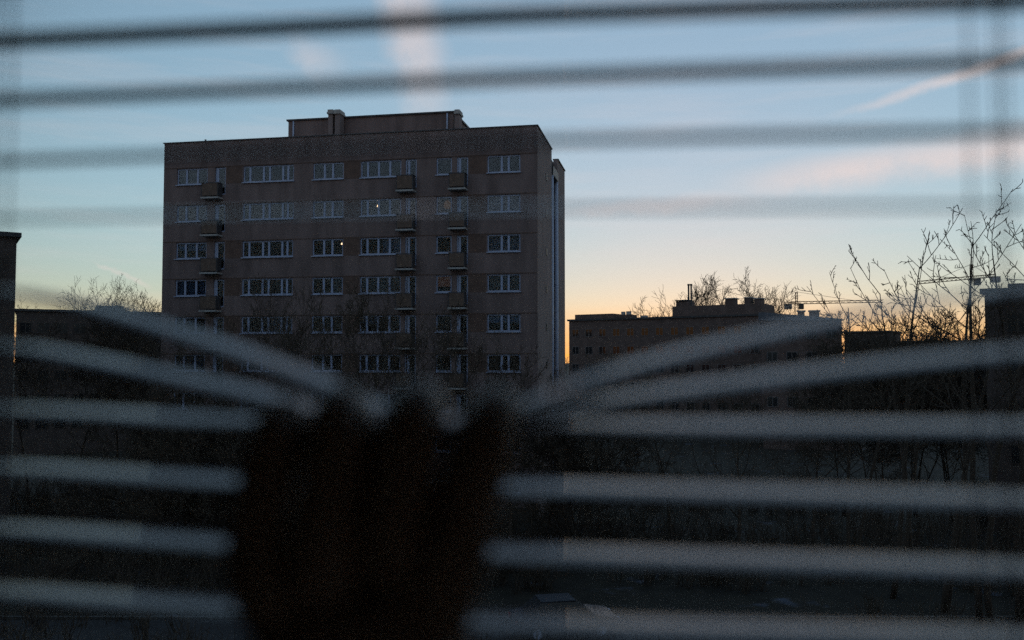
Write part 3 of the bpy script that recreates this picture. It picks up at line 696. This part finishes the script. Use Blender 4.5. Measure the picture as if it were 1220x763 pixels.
# ------------------------------------------------------------------ the hand pulling the slats apart
def hand():
    V = []; E_ = []; Rr = []
    def add(px, py, Y, r, par=None, world=None):
        V.append(Vector(world) if world is not None else at(px, py, Y)); Rr.append(r)
        if par is not None: E_.append((par, len(V) - 1))
        return len(V) - 1
    wr = add(415, 930, .225, (.036, .026))
    palm = add(428, 800, .236, (.040, .018), wr)
    fore = add(0, 0, 0, (.030, .026), wr, at(400, 930, .225) + Vector((-.015, -.085, -.085)))
    elb = add(0, 0, 0, (.042, .040), fore, at(400, 930, .225) + Vector((-.03, -.20, -.20)))
    tips = []
    fing = [(300, 680, 324, 548, 340, 500, 348, 506, .0086), (385, 650, 404, 527, 412, 484, 416, 492, .0098), (464, 640, 488, 520, 496, 480, 500, 490, .0102), (540, 648, 574, 532, 588, 486, 592, 494, .0099)]
    for (mx_, my, px_, py_, dx_, dy_, tx, ty, r) in fing:
        k0 = add(mx_ * .8 + 428 * .2, 735, .242, (.0150, .0125), palm)
        k1 = add(mx_, my, .250, (r * 1.22, r * 1.2), k0)
        km = add((mx_ + px_) / 2, (my + py_) / 2, .259, (r * 1.0, r * 1.0), k1)
        k2 = add(px_, py_, .270, (r * 1.18, r * 1.1), km)
        k3 = add(dx_, dy_, .288, (r * 1.12, r * .95), k2)
        k4 = add(tx, ty, .303, (r * 1.0, r * .8), k3)
        tips.append((k3, k4, r))
    t0 = add(505, 850, .243, (.015, .013), wr)
    t1 = add(525, 760, .258, (.0105, .010), t0)
    t2 = add(512, 690, .268, (.009, .0088), t1)
    add(495, 640, .274, (.0072, .0066), t2)
    me = bpy.data.meshes.new('hand')
    c = sum(V, Vector()) / len(V); c = V[0].copy()
    me.from_pydata([v - c for v in V], E_, []); me.update()
    o = bpy.data.objects.new('hand', me); COL.objects.link(o); o.location = c
    md = o.modifiers.new('skin', 'SKIN'); md.use_smooth_shade = True; md.branch_smoothing = 0.6
    sk = me.skin_vertices[0].data
    for i, r in enumerate(Rr): sk[i].radius = r; sk[i].use_root = (i == 0)
    sb = o.modifiers.new('sub', 'SUBSURF'); sb.levels = 2; sb.render_levels = 2
    skin = mat('skin', (.26, .19, .15), .5, .12, 90, .05); p = skin.node_tree.nodes['Principled BSDF']
    p.inputs['Subsurface Weight'].default_value = 0.0
    me.materials.append(skin)
    tag(o, 'shadowed hand hooking four fingers over two slats of the blind', 'hand')
    nm = mat('fingernail', (.45, .30, .25), .25, .05, 40)
    for k3, k4, r in tips:
        d = (V[k4] - V[k3]).normalized(); up = (Vector((0, 0, 1)) - d * d.z).normalized(); sd_ = d.cross(up)
        mid = V[k3].lerp(V[k4], .75) + up * r * .62; q = MB(); n = 12
        q.v.append(tuple(mid + up * .0016 - c))
        for ring, hgt in ((.6, .0012), (1, 0), (1, -.0012)):
            for j in range(n):
                a_ = 6.2832 * j / n; q.v.append(tuple(mid + d * math.cos(a_) * .0062 * ring + sd_ * math.sin(a_) * r * .62 * ring + up * (hgt - .0018 * math.sin(a_) ** 2 * ring) - c))
        for j in range(n):
            j2 = (j + 1) % n; q.f += [(0, 1 + j, 1 + j2), (1 + j, 1 + n + j, 1 + n + j2, 1 + j2), (1 + n + j, 1 + 2 * n + j, 1 + 2 * n + j2, 1 + n + j2)]
        q.build('fingernail', nm, o, smooth=True)
    # sleeve round the forearm
    s = MB(); f0, f1 = V[fore], V[elb]; dv = f1 - f0
    ps = [f0 + dv * t_ - c for t_ in (.12, .16, .3, .5, .75, 1.05)]
    s.tube(ps, [.041, .043, .042, .046, .050, .056], 16, False); s.tube(list(reversed(ps)), [.054, .049, .045, .041, .040, .0385], 16, False)
    s.build('sleeve', mat('dark sleeve', (.025, .025, .03), .9, .2, 60, .2), o, smooth=True)
hand()
